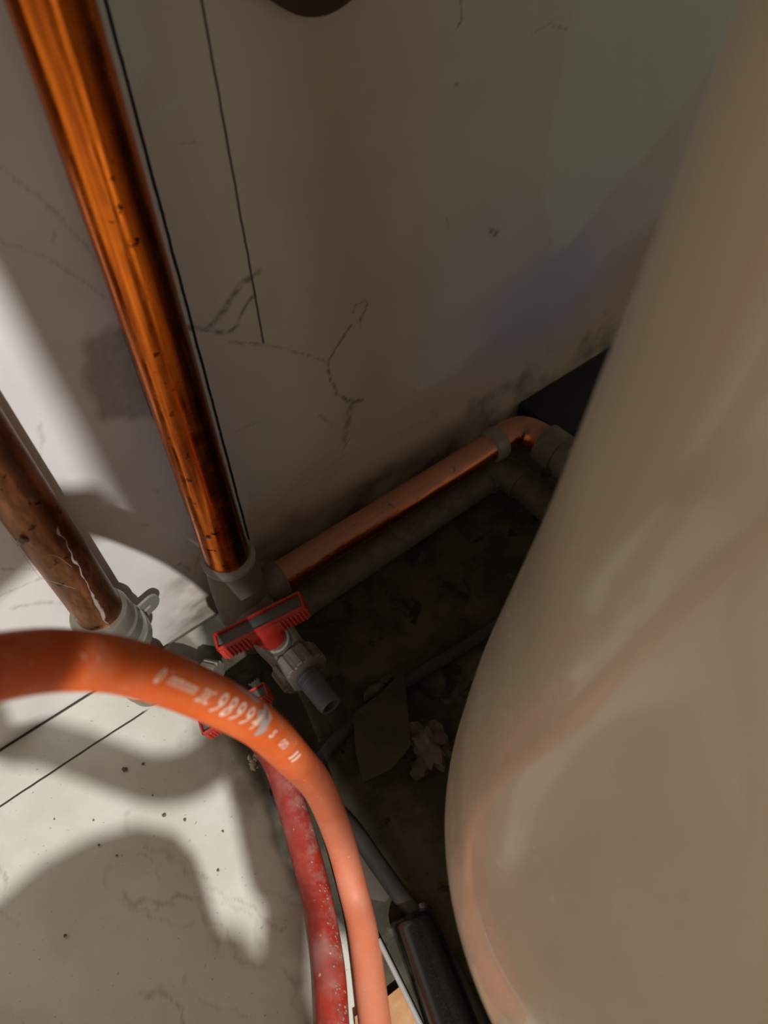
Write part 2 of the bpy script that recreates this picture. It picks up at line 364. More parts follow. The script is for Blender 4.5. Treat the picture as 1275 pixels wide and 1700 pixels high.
t.color(t.mix(t.attr('bare'), white, dk)); t.rough(t.ramp(t.attr('bare'), 0, 1, .5, .85))
t.bump(t.math('ADD', t.math('MULTIPLY', t.noise(110, 6, .65), t.math('ADD', .15, t.attr('bare'))), t.math('MULTIPLY', t.math('MAXIMUM', jm, jn), -1.0)), .5, .0015)
us = np.unique(np.concatenate([np.linspace(-1.6, -.25, 14), np.arange(-.25, .30, .0012), np.linspace(.3, 1.6, 14)]))
vs = np.unique(np.concatenate([np.linspace(-1.8, -.32, 15), np.arange(-.32, .002, .0012)]))
grid_surface('floor', us, vs, lambda a, b: np.stack([a, b, 0 * a], 1), {'bare': m_bare, 'vein': m_fvein, 'grime_shade': m_fgrime_shade}, fm)

# two boards added above the camera's view, outlined to shade wall and valve
wood = mat('raw_board', (.42, .33, .22), .7); t = NT(wood)
t.color(t.mix(t.noise(20, 5, .6, t.scale((.1, 1, 1))), (.42, .33, .22), (.30, .22, .14)))
def up_to(p, z):      # a point carried along the lamp's ray to height z
    p = Vector(p); return LAMP + (p - LAMP) * ((LAMP.z - z) / (LAMP.z - p.z))
def slab(name, P, z0, z1, m):
    n = len(P); V = [(x, y, z0) for x, y in P] + [(x, y, z1) for x, y in P]
    Fc = [tuple(range(n))[::-1], tuple(range(n, 2*n))] + [(i, (i+1) % n, (i+1) % n + n, i + n) for i in range(n)]
    return link(name, V, Fc, m, None, False)
BZ = .60
LED = [(-.054, 0, .285), (-.046, 0, .088), (-.064, 0, .062), (-.064, 0, .036), (-.052, 0, .020), (-.052, 0, .003)]
q = [up_to(p, BZ) for p in LED]
hv = [up_to((-.060, -.160, .21), BZ), up_to((-.036, -.170, .15), BZ), up_to((-.030, -.176, .06), BZ), up_to((-.040, -.215, .01), BZ)]
WT = [(-.161, -.426), (-.1845, -.527), (-.1775, -.552), (-.1750, -.580), (-.1765, -.608), (-.1880, -.620), (-.1915, -.655), (-.198, -.690), (-.208, -.760)]
P = [(-.161, -.002)] + WT + [(1.2, -.760), (1.2, -.002)]
tag(slab('shade_board', P, BZ, BZ + .03, wood), 'added unseen board outlined to shade the wall, valve and bare floor', 'shade_board')
ys = up_to((-.10, 0, .292), BZ).y
tag(slab('shade_strip', [(-1.2, -.002), (-1.2, ys), (q[0].x - .001, ys), (q[0].x - .001, -.002)], BZ, BZ + .02, wood), 'added unseen narrow board that shades the upper left wall', 'light_blocker')

# ------------------------------------------------------------------ tank
tankm = mat('cream_tank_enamel', (.50, .43, .33), .22, 0, .5, .25); t = NT(tankm)
cc = t.mix(t.ramp(t.noise(9, 4), .35, .7), (.61, .53, .41), (.56, .48, .365))
cc = t.mix(t.math('MULTIPLY', t.ramp(t.noise(160, 4), .66, .74), .35), cc, (.3, .22, .15))
t.color(cc); t.rough(t.ramp(t.noise(40, 4), .3, .7, .19, .28))
tk = empty('storage_tank', (.0929, -.3108, 0), 'big glossy cream pear-shaped tank filling the right side beside the wall', 'tank')
Zk = [.0, .02, .05, .1, .17, .26, .36, .44, .50, .535, .555, .565]
Rk = [.0837, .0975, .1165, .1440, .1391, .1273, .1182, .1130, .100, .075, .045, .012]
zs = np.linspace(0, .565, 150); rs_ = np.interp(zs, Zk, Rk); kk = np.hanning(17); kk /= kk.sum()
rp = np.pad(rs_, 8, mode='reflect', reflect_type='odd'); rs_ = np.convolve(rp, kk, 'valid')
prof = [(.001, .001), (.001, float(rs_[0]) * .96)] + [(float(max(z, .0035)), float(max(r, .003))) for z, r in zip(zs, rs_)]
mb = MB(); lathe(mb, (.0929, -.3108, 0), (0, 0, 1), prof, n=160); mb.build('tank_body', tankm, tk, autos=1.2)
mb = MB(); lathe(mb, (.0929, -.3108, .562), (0, 0, 1), [(0, .022), (.012, .022), (.012, .016), (.022, .016)], n=32)
mb.build('tank_cap', mat('tank_cap_brass', (.5, .38, .16), .35, 1), tk)

# ------------------------------------------------------------------ pipework
cu_bright = copper('bright_lacquered_copper', (.90, .225, .022), (.26, .048, .008), 0, .21, (1, 1, .035), streak=.9)
cu_dusty = copper('dusty_copper', (.85, .25, .08), (.25, .08, .04), .36, .26, (.08, 1, 1), (.46, .37, .31), streak=.5)
cu_old = copper('old_brown_copper', (.40, .17, .08), (.13, .055, .03), .28, .42, (1, 1, .3), (.30, .22, .17), streak=.7)
grey_pl = dusty('grey_dusty_plastic', (.26, .23, .19), (.34, .30, .25), .7, .6)
grey_dk = dusty('dark_dusty_plastic', (.10, .092, .07), (.17, .155, .12), .7, .75)
solder = dusty('dull_solder', (.24, .225, .21), (.32, .30, .28), .6, .45, 200)
fitm = dusty('dirty_fitting', (.13, .11, .085), (.22, .19, .155), .75, .65, 90)
brassm = dusty('tarnished_fitting_metal', (.24, .225, .185), (.34, .315, .265), .5, .34, 120, .6)

PX, PY = -.0078, -.030
rz = empty('copper_riser_pipe', (PX, PY, .03), 'thick shiny orange copper pipe running down the wall into a grey joint', 'pipe')
mb = MB(); tube(mb, [(PX - .0022 - .0030 * (z - .09), PY, z) for z in np.linspace(.090, .585, 60)], .0122, 48, True, lambda p: noise.noise(p * 60) * .00012); mb.build('pipe', cu_bright, rz)
mb = MB(); lathe(mb, (PX - .0018, PY, .0905), (0, 0, -1), [(-.002, .0128), (-.001, .0142), (.0005, .0152), (.003, .0150), (.0042, .0140), (.0045, .012)], 48, mod=lambda a, i: 1 + .02 * noise.noise(Vector((math.cos(a) * 2, math.sin(a) * 2, i)))); mb.build('solder_ring', solder, rz)
mb = MB()
lathe(mb, (PX - .0014, PY, .087), (0, 0, -1), [(0, .0135), (.006, .0138), (.012, .0150), (.030, .0155), (.050, .0155), (.058, .0152), (.0585, .010)], 48)
lathe(mb, (PX, PY, .045), (0, -1, -.12), [(0, .0125), (.018, .0125), (.0182, .0150), (.0225, .0150), (.023, .012)], 40)
lathe(mb, (PX, PY, .043), (1, 0, 0), [(0, .0105), (.020, .0115), (.026, .0115), (.0265, .0100)], 40)
fit = mb.build('tee_joint', fitm, rz)
mb = MB(); lathe(mb, (PX, PY, .029), (0, 0, -1), [(0, .0150), (.020, .0145), (.0285, .014)], 32); mb.build('socket', fitm, rz)

hz = empty('copper_branch_pipe', (.02, -.03, .0), 'dusty copper pipe running right along the wall base to the elbow behind the tank', 'pipe')
a0 = Vector((.0185, -.030, .0432)); a1 = Vector((.1960, -.030, .0400))
mb = MB(); tube(mb, [a0.lerp(a1, i / 50) for i in range(51)], .0098, 40, True, lambda p: noise.noise(p * 90) * .0002); mb.build('pipe', cu_dusty, hz)
mb = MB(); lathe(mb, a1 - Vector((.006, 0, 0)), (1, 0, 0), [(0, .0100), (.0015, .0118), (.006, .0122), (.010, .0118), (.011, .0105)], 36); mb.build('solder_ring', solder, hz)
el = cat([(.201, -.030, .040), (.212, -.0303, .040), (.2195, -.034, .040), (.2235, -.042, .0398), (.2245, -.052, .0395)], 8)
mb = MB(); tube(mb, el, .0108, 36); mb.build('elbow', cu_dusty, hz)
mb = MB(); d0 = Vector((.04, -1, -.03)).normalized()
lathe(mb, (.2243, -.049, .0395), d0, [(0, .0112), (.001, .0142), (.016, .0146), (.0165, .0125), (.022, .0125), (.0222, .0150), (.034, .0150)], 36); mb.build('coupling', dusty('grey_coupling', (.16, .15, .12), (.26, .24, .20), .6, .5), hz)
mb = MB(); lathe(mb, (.2257, -.080, .0385), d0, [(0, .010), (.006, .010), (.006, .0125), (.014, .0125), (.014, .0095), (.05, .0095)], 6); mb.build('union_nut', mat('bright_nut', (.6, .58, .56), .25, 1), hz)

gp = empty('grey_drain_pipe', (.10, -.032, .0), 'dark grey dusty pipe lying on the floor just in front of the copper branch pipe', 'pipe')
g = [(.006, -.036, .0125), (.10, -.0335, .0125), (.1900, -.0335, .0125)]
mb = MB(); tube(mb, [Vector(g[0]).lerp(Vector(g[2]), i / 40) for i in range(41)], .0105, 32, True, lambda p: noise.noise(p * 80) * .0003); mb.build('pipe', grey_dk, gp)
mb = MB(); tube(mb, cat([(.1860, -.0335, .0125), (.194, -.0335, .0127), (.2005, -.0370, .0128), (.2030, -.0450, .0128), (.2030, -.0540, .0128)], 6), .0122, 32); mb.build('elbow', dusty('grey_elbow', (.13, .12, .10), (.20, .19, .165), .6, .6), gp)
mb = MB(); tube(mb, [Vector((.2030, -.052, .0128)).lerp(Vector((.2030, -.20, .0128)), i / 20) for i in range(21)], .0108, 32); mb.build('pipe', grey_dk, gp)

# ------------------------------------------------------------------ drain valves
redpl = dusty('faded_red_plastic', (.36, .024, .016), (.34, .11, .085), .35, .42, 150)
insert = dusty('grey_lever_insert', (.085, .09, .088), (.13, .13, .125), .4, .45, 60)
barbm = dusty('blue_grey_plastic', (.095, .105, .125), (.14, .145, .15), .5, .5, 100)
nutm = dusty('taupe_plastic_nut', (.17, .145, .12), (.23, .20, .17), .6, .5)
tanm = dusty('dirty_beige_valve_body', (.17, .145, .115), (.26, .23, .195), .7, .6)
def drain_valve(S, ax, lev_c, lev_dir, lev_n, lev_len, label, k=1.0, barb=True, grime=tanm):
    """S: start on the joint, ax: axis towards the outlet, lev_c: centre of lever top"""
    S = Vector(S); ax = Vector(ax).normalized(); lev_c = Vector(lev_c); ld = Vector(lev_dir).normalized()
    ln = Vector(lev_n); ln = (ln - ld * ln.dot(ld)).normalized(); lw = ln.cross(ld).normalized()
    v = empty('drain_valve', S, label, 'valve')
    mb = MB()
    lathe(mb, S, ax, [(0, .0105*k), (.004*k, .0105*k), (.005*k, .0125*k), (.012*k, .0128*k), (.020*k, .0118*k), (.026*k, .0105*k), (.036*k, .0098*k)], 40)
    base = S + ax * (.016 * k)
    sd = lev_c - ln * .012 * k - base
    lathe(mb, base, sd.normalized(), [(0, .0085*k), (sd.length * .55, .0082*k), (sd.length * .56, .0070*k), (sd.length * .8, .0068*k)], 32)
    for s_ in (-1, 1):
        sidep = base + lw * 0 + ld * s_ * .011 * k + ax * .004 * k
        rbox(mb, sidep, ld, ax, ln, .0022*k, .024*k, .010*k, .0006)
    mb.build('valve_body', grime, v)
    mb = MB()
    c0 = lev_c - ln * .0045 * k
    # lever: solid bar with a raised rim round the top recess, finger ribs along both long sides
    L_, W_, H_ = lev_len, .0110 * k, .0105 * k
    rbox(mb, c0 - ln * .0008, ld, lw, ln, L_, W_, H_ - .0016, .0010)
    rim = .0014 * k
    for s_ in (-1, 1):
        rbox(mb, c0 + lw * s_ * (W_ / 2 - rim / 2) + ln * (H_ / 2 - .0008), ld, lw, ln, L_, rim, .0026, .0004)
        rbox(mb, c0 + ld * s_ * (L_ / 2 - rim / 2) + ln * (H_ / 2 - .0008), ld, lw, ln, rim, W_, .0026, .0004)
        for i in range(22):
            u = (i / 21 - .5) * L_ * .9
            if abs(u) < .009 * k: continue
            rbox(mb, c0 + ld * u + lw * s_ * (W_ / 2 + .0002) - ln * .001, ld, lw, ln, .0011, .0012, H_ * .75, .0003, 1)
    lathe(mb, c0 - ln * .0035 * k, -ln, [(0, .0098*k), (.003*k, .0094*k), (.007*k, .0078*k), (.0095*k, .0072*k)], 36)
    lev = mb.build('lever', redpl, v)
    mb = MB(); rbox(mb, lev_c - ln * .0012, ld, lw, ln, L_ - 2 * rim - .0006, W_ - 2 * rim - .0002, .0016, .0003)
    ins = mb.build('lever_insert', insert, v); ins.parent = lev; ins.location = (0, 0, 0)
    mb = MB(); nN = 14
    def rib(a, i): return 1.0 if i in (0, 1, 6, 7) else (1.0 + .055 * (1 if math.sin(a * nN) > -.1 else -1))
    lathe(mb, S + ax * .028 * k, ax, [(0, .0098*k), (.0005, .0130*k), (.0015, .0142*k), (.0100*k, .0142*k), (.0118*k, .0142*k), (.0126*k, .0136*k), (.0130*k, .0112*k), (.0130*k, .0078*k)], 112, mod=rib)
    mb.build('union_nut', nutm, v, autos=.45)
    if barb:
        pr_ = [(0, .0066*k)]; 
        for i in range(6):
            z = .006 + i * .0036; pr_ += [(z*k, .0064*k), ((z + .0030)*k, .00685*k), ((z + .0034)*k, .0064*k)]
        pr_ += [(.0300*k, .0064*k), (.0312*k, .0058*k), (.0308*k, .0046*k), (.012*k, .0044*k)]
        mb = MB(); lathe(mb, S + ax * .034 * k, ax, pr_, 40); mb.build('hose_barb', barbm, v, autos=.9)
    return v
S1 = Vector((PX, -.0525, .0425)); E1 = Vector((-0.0070, -0.1126, 0.0426))
ax1 = (E1 - S1)
lc = Vector((-0.0194, -0.0783, 0.0952))
drain_valve(S1, ax1, lc, Vector((0.0043, -0.0857, 0.1009)) - Vector((-0.0428, -0.0720, 0.0883)), (-.10, .16, .98), .050,
            'grey drain valve with red lever and open ribbed hose spout, below the shiny copper pipe', 1.0)

# left pipe with clamp and foot joint
QX, QY = -.0775, -.0210
lp = empty('copper_down_pipe', (QX, QY, .0), 'dull brown copper pipe at the left edge, shaded and hung with cobweb', 'pipe')
lean = Vector((-.040, .012, 1))
base = Vector((QX, QY, 0))
mb = MB(); tube(mb, [base + Vector((0, 0, .012)) + (lean * 1) * s_ for s_ in np.linspace(0, .43, 60)], .0122, 44, True, lambda p: noise.noise(p * 70) * .00015); mb.build('pipe', cu_old, lp)
ce = base + lean * .094
mb = MB()
lathe(mb, ce, -lean, [(-.001, .0126), (0, .0150), (.002, .0158), (.010, .0160), (.0115, .0150), (.012, .0168), (.020, .0172), (.021, .0150), (.028, .0150), (.028, .0130)], 48)
mb.build('compression_fitting', brassm, lp)
mb = MB(); lathe(mb, base + lean * .030, -lean, [(0, .0128), (.0005, .0150), (.009, .0152), (.010, .0138), (.012, .0138), (.0125, .0150), (.020, .0148), (.024, .0135), (.0285, .0130)], 48)
mb.build('foot_fitting', brassm, lp)
mb = MB(); lathe(mb, base + lean * .019, -lean, [(-.0012, .0148), (-.0008, .0158), (.0008, .0158), (.0012, .0148)], 48); mb.build('seal_ring', mat('pale_seal', (.55, .52, .46), .5), lp)
web = dusty('grey_cobweb', (.26, .21, .18), (.32, .27, .24), .5, .95, 300)
def on_pipe(s_, ang, o_=.0006):
    d = lean.normalized(); a, b = frame(d); return base + lean * s_ + (a * math.cos(ang) + b * math.sin(ang)) * (.0125 + o_)
cd = (Vector((-0.090047, -0.285090, 0.450000)) - (base + lean * .15)).normalized(); a_, b_ = frame(lean.normalized()); A0 = math.atan2(cd.dot(b_), cd.dot(a_))
mb = MB(); pts = []
for i in range(46):
    s_ = .175 - i * .0019; pts.append(on_pipe(s_, A0 - .45 + .9 * i / 45 * .55 + .12 * noise.noise(Vector((i * .3, 0, 0)))))
tube(mb, pts, [.00025 + .0009 * max(0, noise.noise(Vector((i * .35, 5, 0)))) + (.0007 if 28 < i < 38 else 0) for i in range(46)], 6, True, lambda p: noise.noise(p * 900) * .0004)
pts = [on_pipe(.178, A0 + .9), on_pipe(.168, A0 + .45, .002), on_pipe(.162, A0 + .1, .0015), on_pipe(.150, A0 - .1, .001)]
tube(mb, cat(pts, 5), .00009, 5); tube(mb, [on_pipe(.178, A0 + 1.1, .001), on_pipe(.150, A0 + .95, .003), on_pipe(.135, A0 + .2, .001)], .00008, 5)
blob(mb, on_pipe(.176, A0 + .8), .0022, (1.2, 1, .8), 4, .6, 2, 2)
mb.build('cobweb', web, lp)

cl = empty('pipe_clamp', ce - lean * .004, 'dull metal clamp ring with a slotted ear round the brown pipe', 'clamp')
zinc = dusty('dull_zinc', (.42, .41, .36), (.46, .44, .38), .4, .38, 150, .7)
mb = MB(); cz = ce - lean * .0225
lathe(mb, cz, -lean, [(0, .0173), (0, .0186), (.0008, .0192), (.0085, .0192), (.0093, .0186), (.0093, .0173)], 56); mb.build('clamp_band', zinc, cl)
ear_d = Vector((.97, .22, 0))
up_ = lean.normalized(); ear_d = (ear_d - up_ * ear_d.dot(up_)).normalized(); sd_ = up_.cross(ear_d)
for s_, nm in ((1, 'clamp_ear'), (-1, 'clamp_ear')):
    mb = MB(); cA = cz - up_ * .0045 + ear_d * s_ * .0215
    # rounded slotted plate
    n = 10; out = [(-.0035, -.0062), (.0040, -.0062)] + [(.0040 + .0055 * math.sin(PI * i / n), -.0062 * math.cos(PI * i / n)) for i in range(1, n)] + [(.0040, .0062), (-.0035, .0062)]
    inn = [(-.0015, -.0014), (.0025, -.0014)] + [(.0025 + .0014 * math.sin(PI * i / n), -.0014 * math.cos(PI * i / n)) for i in range(1, n)] + [(.0025, .0014), (-.0015, .0014)]
    N = len(out); V = []
    for zz_ in (-.0008, .0008):
        for L2 in (out, inn): V += [cA + ear_d * s_ * a + up_ * b + sd_ * zz_ for a, b in L2]
    Fc = []
    for i in range(N):
        j = (i + 1) % N
        Fc += [(i, j, N + j, N + i), (2*N + i, 3*N + i, 3*N + j, 2*N + j), (i, 2*N + i, 2*N + j, j), (N + i, N + j, 3*N + j, 3*N + i)]
    mb.add(V, Fc); mb.build(nm, zinc, cl, autos=.5)
mb = MB(); lathe(mb, cz - up_ * .0045 - ear_d * .023 + sd_ * .006, -sd_, [(0, .0028), (.003, .0032), (.003, .0018), (.012, .0018)], 6); mb.build('clamp_screw', brassm, cl)

drain_valve(base + Vector((.012, -.006, .018)), Vector((.6, -.8, .05)), Vector((-0.0495, -0.0867, 0.0456)), Vector((-0.0306, -0.0903, 0.0520)) - Vector((-0.0682, -0.0818, 0.0400)), (-.10, .10, .98), .042,
            'second drain valve with orange-red lever ends showing behind the orange hose', .8, False, fitm)

# ------------------------------------------------------------------ hoses
def hose_mat(name, c1, c2, dust, amt):
    m = mat(name, c1, .48, 0, .35); t = NT(m)
    g_ = t.n('ShaderNodeNewGeometry'); s3 = t.n('ShaderNodeSeparateXYZ'); t.l(g_.outputs['Normal'], s3.inputs[0])
    sp = t.n('ShaderNodeSeparateXYZ'); t.l(t.co, sp.inputs[0])
    c = t.mix(t.ramp(t.noise(35, 4), .35, .65), c1, c2)
    d = t.math('MULTIPLY', t.ramp(t.noise(110, 6, .7), .42, .68), t.ramp(s3.outputs['X'], -.4, .8, .35, 1))
    low = t.attr('dustiness')
    c = t.mix(t.math('MULTIPLY', d, amt), c, dust)
    c = t.mix(t.math('MULTIPLY', low, t.ramp(t.noise(90, 5), .2, .7, .55, 1)), c, dust)
    c = t.mix(t.math('MULTIPLY', t.ramp(t.noise(300, 3), .68, .74), .6), c, (.75, .55, .45))
    t.color(c); t.rough(t.ramp(t.noise(60, 3), .3, .7, .4, .6)); t.bump(t.noise(900, 3), .12, .0003)
    return m
h1m = hose_mat('orange_rubber', (.66, .125, .018), (.60, .095, .014), (.62, .27, .18), .35)
h2m = hose_mat('red_rubber', (.40, .034, .014), (.27, .024, .016), (.34, .20, .18), .75)
LAMPV = LAMP
H1 = [(-0.0934, -0.2745, 0.0085), (-0.0857, -0.2611, 0.0085), (-0.0755, -0.2435, 0.0085), (-0.0590, -0.2137, 0.0085), (-0.0498, -0.1921, 0.0110), (-0.0431, -0.1736, 0.0348), (-0.0432, -0.1634, 0.0842), (-0.0525, -0.1679, 0.1480), (-0.0591, -0.1688, 0.1849), (-0.0669, -0.1691, 0.2140), (-0.0773, -0.1674, 0.2419), (-0.0877, -0.1645, 0.2618), (-0.0989, -0.1666, 0.2819), (-0.1090, -0.1702, 0.2965), (-0.1152, -0.1726, 0.3023)]
h1c = cat(H1, 10)
sh_pts = [(-0.1603, 0.0000, 0.0610), (-0.1619, 0.0102, 0.0000), (-0.1446, -0.0116, 0.0000), (-0.1296, -0.0330, -0.0000), (-0.1167, -0.0537, 0.0000), (-0.1045, -0.0710, 0.0000), (-0.0889, -0.0816, 0.0000), (-0.0720, -0.0834, 0.0000), (-0.0549, -0.0785, 0.0000)]
loop = [up_to(p, .36 if i < 7 else .36) for i, p in enumerate(sh_pts)]  # added unseen hose loop, shaped to cast the curved floor shadow
st = [(-0.0578, -0.0947, 0.0000), (-0.0677, -0.1252, 0.0000), (-0.0788, -0.1563, 0.0000), (-0.0895, -0.1878, 0.0000)]
loop += [up_to(p, .36) for p in st]
endp = [up_to(p, .47) for p in ((-0.1152, -0.1726, 0.3023), (-0.1111, -0.1704, 0.2980), (-0.1061, -0.1689, 0.2923), (-0.1008, -0.1670, 0.2845))]  # unseen hose end, added to shade the left stretch of the hose
rev = loop[::-1]
h1all = h1c + cat([h1c[-1], Vector((-.165, -.200, .330)), Vector((-.240, -.290, .352)), Vector((-.285, -.420, .362)), Vector((-.250, -.560, .362))] + rev
        + [rev[-1] + Vector((-.03, .01, .005)), rev[-1] + Vector((-.055, -.02, .04)), rev[-1] + Vector((-.04, -.07, .095))] + endp, 8)[1:]
def pathlen(P):
    s = [0]
    for a, b in zip(P[:-1], P[1:]): s.append(s[-1] + (b - a).length)
    return s
HR = .0075
hs = empty('garden_hose', (-0.0584, -0.2124, 0.0000), 'orange rubber hose with faint white print arching in front of the pipes', 'hose')
mb = MB(); tube(mb, h1all, HR, 40, True, lambda p: noise.noise(p * 40) * .0001)
ho = mb.build('hose_tube', h1m, hs)
at = ho.data.attributes.new('dustiness', 'FLOAT', 'POINT')
for i, v in enumerate(ho.data.vertices): at.data[i].value = max(0.0, min(.72, .72 * (1 - (v.co.z - .02) / .16)))

H2 = [(-0.1102, -0.2613, 0.0090), (-0.0919, -0.2328, 0.0090), (-0.0792, -0.2113, 0.0090), (-0.0677, -0.1864, 0.0100), (-0.0594, -0.1640, 0.0120), (-0.0516, -0.1403, 0.0160), (-0.0451, -0.1179, 0.0200), (-0.0444, -0.0994, 0.0240), (-0.0434, -0.0845, 0.0260)]
hs2 = empty('garden_hose', (-0.0919, -0.2317, 0.0000), 'dusty red hose lying on the floor behind the orange hose', 'hose')
mb = MB(); tube(mb, cat(H2, 10), .0078, 36, True, lambda p: noise.noise(p * 50) * .0002); ho2 = mb.build('hose_tube', h2m, hs2)
at = ho2.data.attributes.new('dustiness', 'FLOAT', 'POINT')
for i, v in enumerate(ho2.data.vertices):
    n_ = noise.noise(v.co * 90 + Vector((3, 3, 3))); y = v.co.y
    at.data[i].value = max(0, min(.85, .5 + n_ * 1.0 - (y + .03) * 9 * .6 - .2))
# fluffy dust on the red hose
mb = MB(); rr = random.Random(3); hc = cat(H2, 10)
camp = Vector((-0.090047, -0.285090, 0.450000))
for i in range(150):
    p = hc[int(rr.uniform(.12, .42) * (len(hc) - 1))]; toc = (camp - p).normalized()
    q_ = p + (toc * .7 + Vector((1, .2, 0)) * .6 + Vector((rr.uniform(-.4, .4), rr.uniform(-.4, .4), rr.uniform(-.2, .3)))).normalized() * .0077
    blob(mb, q_, rr.uniform(.0002, .0006), (1, 1.6, .8), i, .8, 1, 2)
mb.build('dust_fluff', web, hs2, autos=3)

# printed lettering following the hose
def side_text(s, size, s0, gap_ang, squash=1.0):
    cu = bpy.data.curves.new('txt', 'FONT'); cu.body = s; cu.size = size; cu.resolution_u = 3; cu.offset = size * .012
    o = bpy.data.objects.new('txt', cu); COL.objects.link(o); bpy.context.view_layer.update()
    me = bpy.data.meshes.new_from_object(o.evaluated_get(bpy.context.evaluated_depsgraph_get()))
    bm = bmesh.new(); bm.from_mesh(me)
    bmesh.ops.triangulate(bm, faces=bm.faces[:]); bmesh.ops.subdivide_edges(bm, edges=[e for e in bm.edges if e.calc_length() > size * .12], cuts=2)
    V = [v.co.copy() for v in bm.verts]; bm.verts.index_update(); Fc = [tuple(v.index for v in f.verts) for f in bm.faces]
    bm.free(); bpy.data.objects.remove(o); bpy.data.curves.remove(cu); bpy.data.meshes.remove(me)
    return V, Fc
SL = pathlen(h1c)
def at_s(s):
    s = max(0, min(SL[-1] - 1e-6, s))
    for i in range(len(SL) - 1):
        if SL[i+1] >= s: break
    f_ = (s - SL[i]) / max(1e-9, SL[i+1] - SL[i]); return h1c[i].lerp(h1c[i+1], f_), (h1c[i+1] - h1c[i]).normalized()
def nearest_s(p):      # arc length whose viewer-side surface point lies closest to the line of sight of p
    q_ = (Vector(p) - camp).normalized(); best = (9, 0)
    for i in range(0, 600):
        s_ = SL[-1] * i / 600; c_, d = at_s(s_); tc = camp - c_; tc = (tc - d * tc.dot(d)).normalized()
        e_ = (c_ + tc * HR - camp).normalized(); a_ = (e_ - q_).length
        if a_ < best[0]: best = (a_, s_)
    return best[1]
inkm = dusty('worn_white_print', (.86, .60, .48), (.80, .45, .32), .4, .55, 500)
mbt = MB()
def put(s_txt, pos, size, width, shift=0.0, lean_=.55):
    """pos: point beside the hose where the group is centred; glyph tops face away from the wall side"""
    V, Fc = side_text(s_txt, size, 0, 0)
    x0 = min(v.x for v in V); x1 = max(v.x for v in V); y0 = min(v.y for v in V); y1 = max(v.y for v in V)
    sc = nearest_s(pos); out = []
    for v in V:
        xx = ((v.x - x0) / (x1 - x0) - .5) * width; yy = (v.y - (y0 + y1) / 2)
        xx += yy * lean_
        p, d = at_s(sc + TD * xx)
        tc = (camp - p); tc = (tc - d * tc.dot(d)).normalized(); sdv = d.cross(tc).normalized()
        if sdv.z < 0: sdv = -sdv
        ang = (yy + shift) / HR
        out.append(p + (tc * math.cos(ang) + sdv * math.sin(ang)) * (HR + .00018))
    mbt.add(out, Fc)
TD = -1   # reading direction: from left to right in the photo, towards the floor end
TXT = [('0', (-0.0814, -0.1662, 0.2497), .0062, .0024, .0002), ('mm', (-0.0785, -0.1671, 0.2441), .0052, .0050, .0001), ('mm', (-0.0755, -0.1683, 0.2384), .0050, .0050, .0), ('20C', (-0.0727, -0.1690, 0.2304), .0064, .0056, -.0002),
       ('9', (-0.0697, -0.1694, 0.2227), .0098, .0036, -.0002), ('8', (-0.0676, -0.1695, 0.2160), .0098, .0036, .0000), ('9', (-0.0657, -0.1695, 0.2093), .0098, .0036, .0001), ('9', (-0.0637, -0.1695, 0.2026), .0096, .0038, .0003),
       ('4', (-0.0618, -0.1697, 0.1957), .0082, .0040, .0002), ('s', (-0.0573, -0.1689, 0.1781), .0066, .0030, .0003), ('om', (-0.0541, -0.1680, 0.1624), .0066, .0070, .0004), ('ll', (-0.0509, -0.1670, 0.1429), .0060, .0060, .0006)]
for s_txt, p, size, wd, shf in TXT: put(s_txt, p, size, wd, shf)
mbt.build('printed_lettering', inkm, hs, autos=3)
# scuffed dirty patch with two small cuts on the hose
scm = dusty('grey_scuff', (.40, .30, .27), (.50, .42, .38), .6, .8, 500)
def patch(mb, spts, off=.00012):
    """fan of a blotch in (s offset, angle) space wrapped on the hose"""
    V = []; n = len(spts)
    cs = sum(a for a, b in spts) / n; ca = sum(b for a, b in spts) / n
    for r_ in (0.0, .34, .67, 1.0):
        for a, b in spts:
            s_ = cs + (a - cs) * r_; g__ = ca + (b - ca) * r_
            p, d = at_s(s_); tc = (camp - p); tc = (tc - d * tc.dot(d)).normalized(); sdv = d.cross(tc).normalized()
            if sdv.z < 0: sdv = -sdv
            V.append(p + (tc * math.cos(g__) + sdv * math.sin(g__)) * (HR + off))
    Fc = [(k*n+i, k*n+(i+1) % n, (k+1)*n+(i+1) % n, (k+1)*n+i) for k in range(3) for i in range(n)]
    mb.add(V, Fc)
s0 = nearest_s((-0.0594, -0.1686, 0.1887)); mb = MB()
patch(mb, [(s0 + .0052 * math.cos(a) * (1 + .35 * math.sin(3 * a + 1)), .30 + .62 * math.sin(a) * (1 + .3 * math.cos(4 * a))) for a in [2 * PI * i / 36 for i in range(36)]])
patch(mb, [(s0 + .012 + .009 * math.cos(a) * (1 + .25 * math.sin(5 * a)), 1.02 + .18 * math.sin(a) * (1 + .4 * math.cos(3 * a))) for a in [2 * PI * i / 36 for i in range(36)]])
mb.build('scuff_mark', scm, hs, autos=3)
mb = MB(); 
for ds, a0_, a1_, w_ in ((-.0004, .30, .80, .0005), (.0030, .55, .85, .0003), (.0052, .35, .62, .00025)):
    patch(mb, [(s0 + ds + w_ * math.cos(a), (a0_ + a1_) / 2 + (a1_ - a0_) / 2 * math.sin(a)) for a in [2 * PI * i / 16 for i in range(16)]], .0003)
mb.build('cut_mark', mat('dark_red_cut', (.22, .015, .008), .6), hs, autos=3)

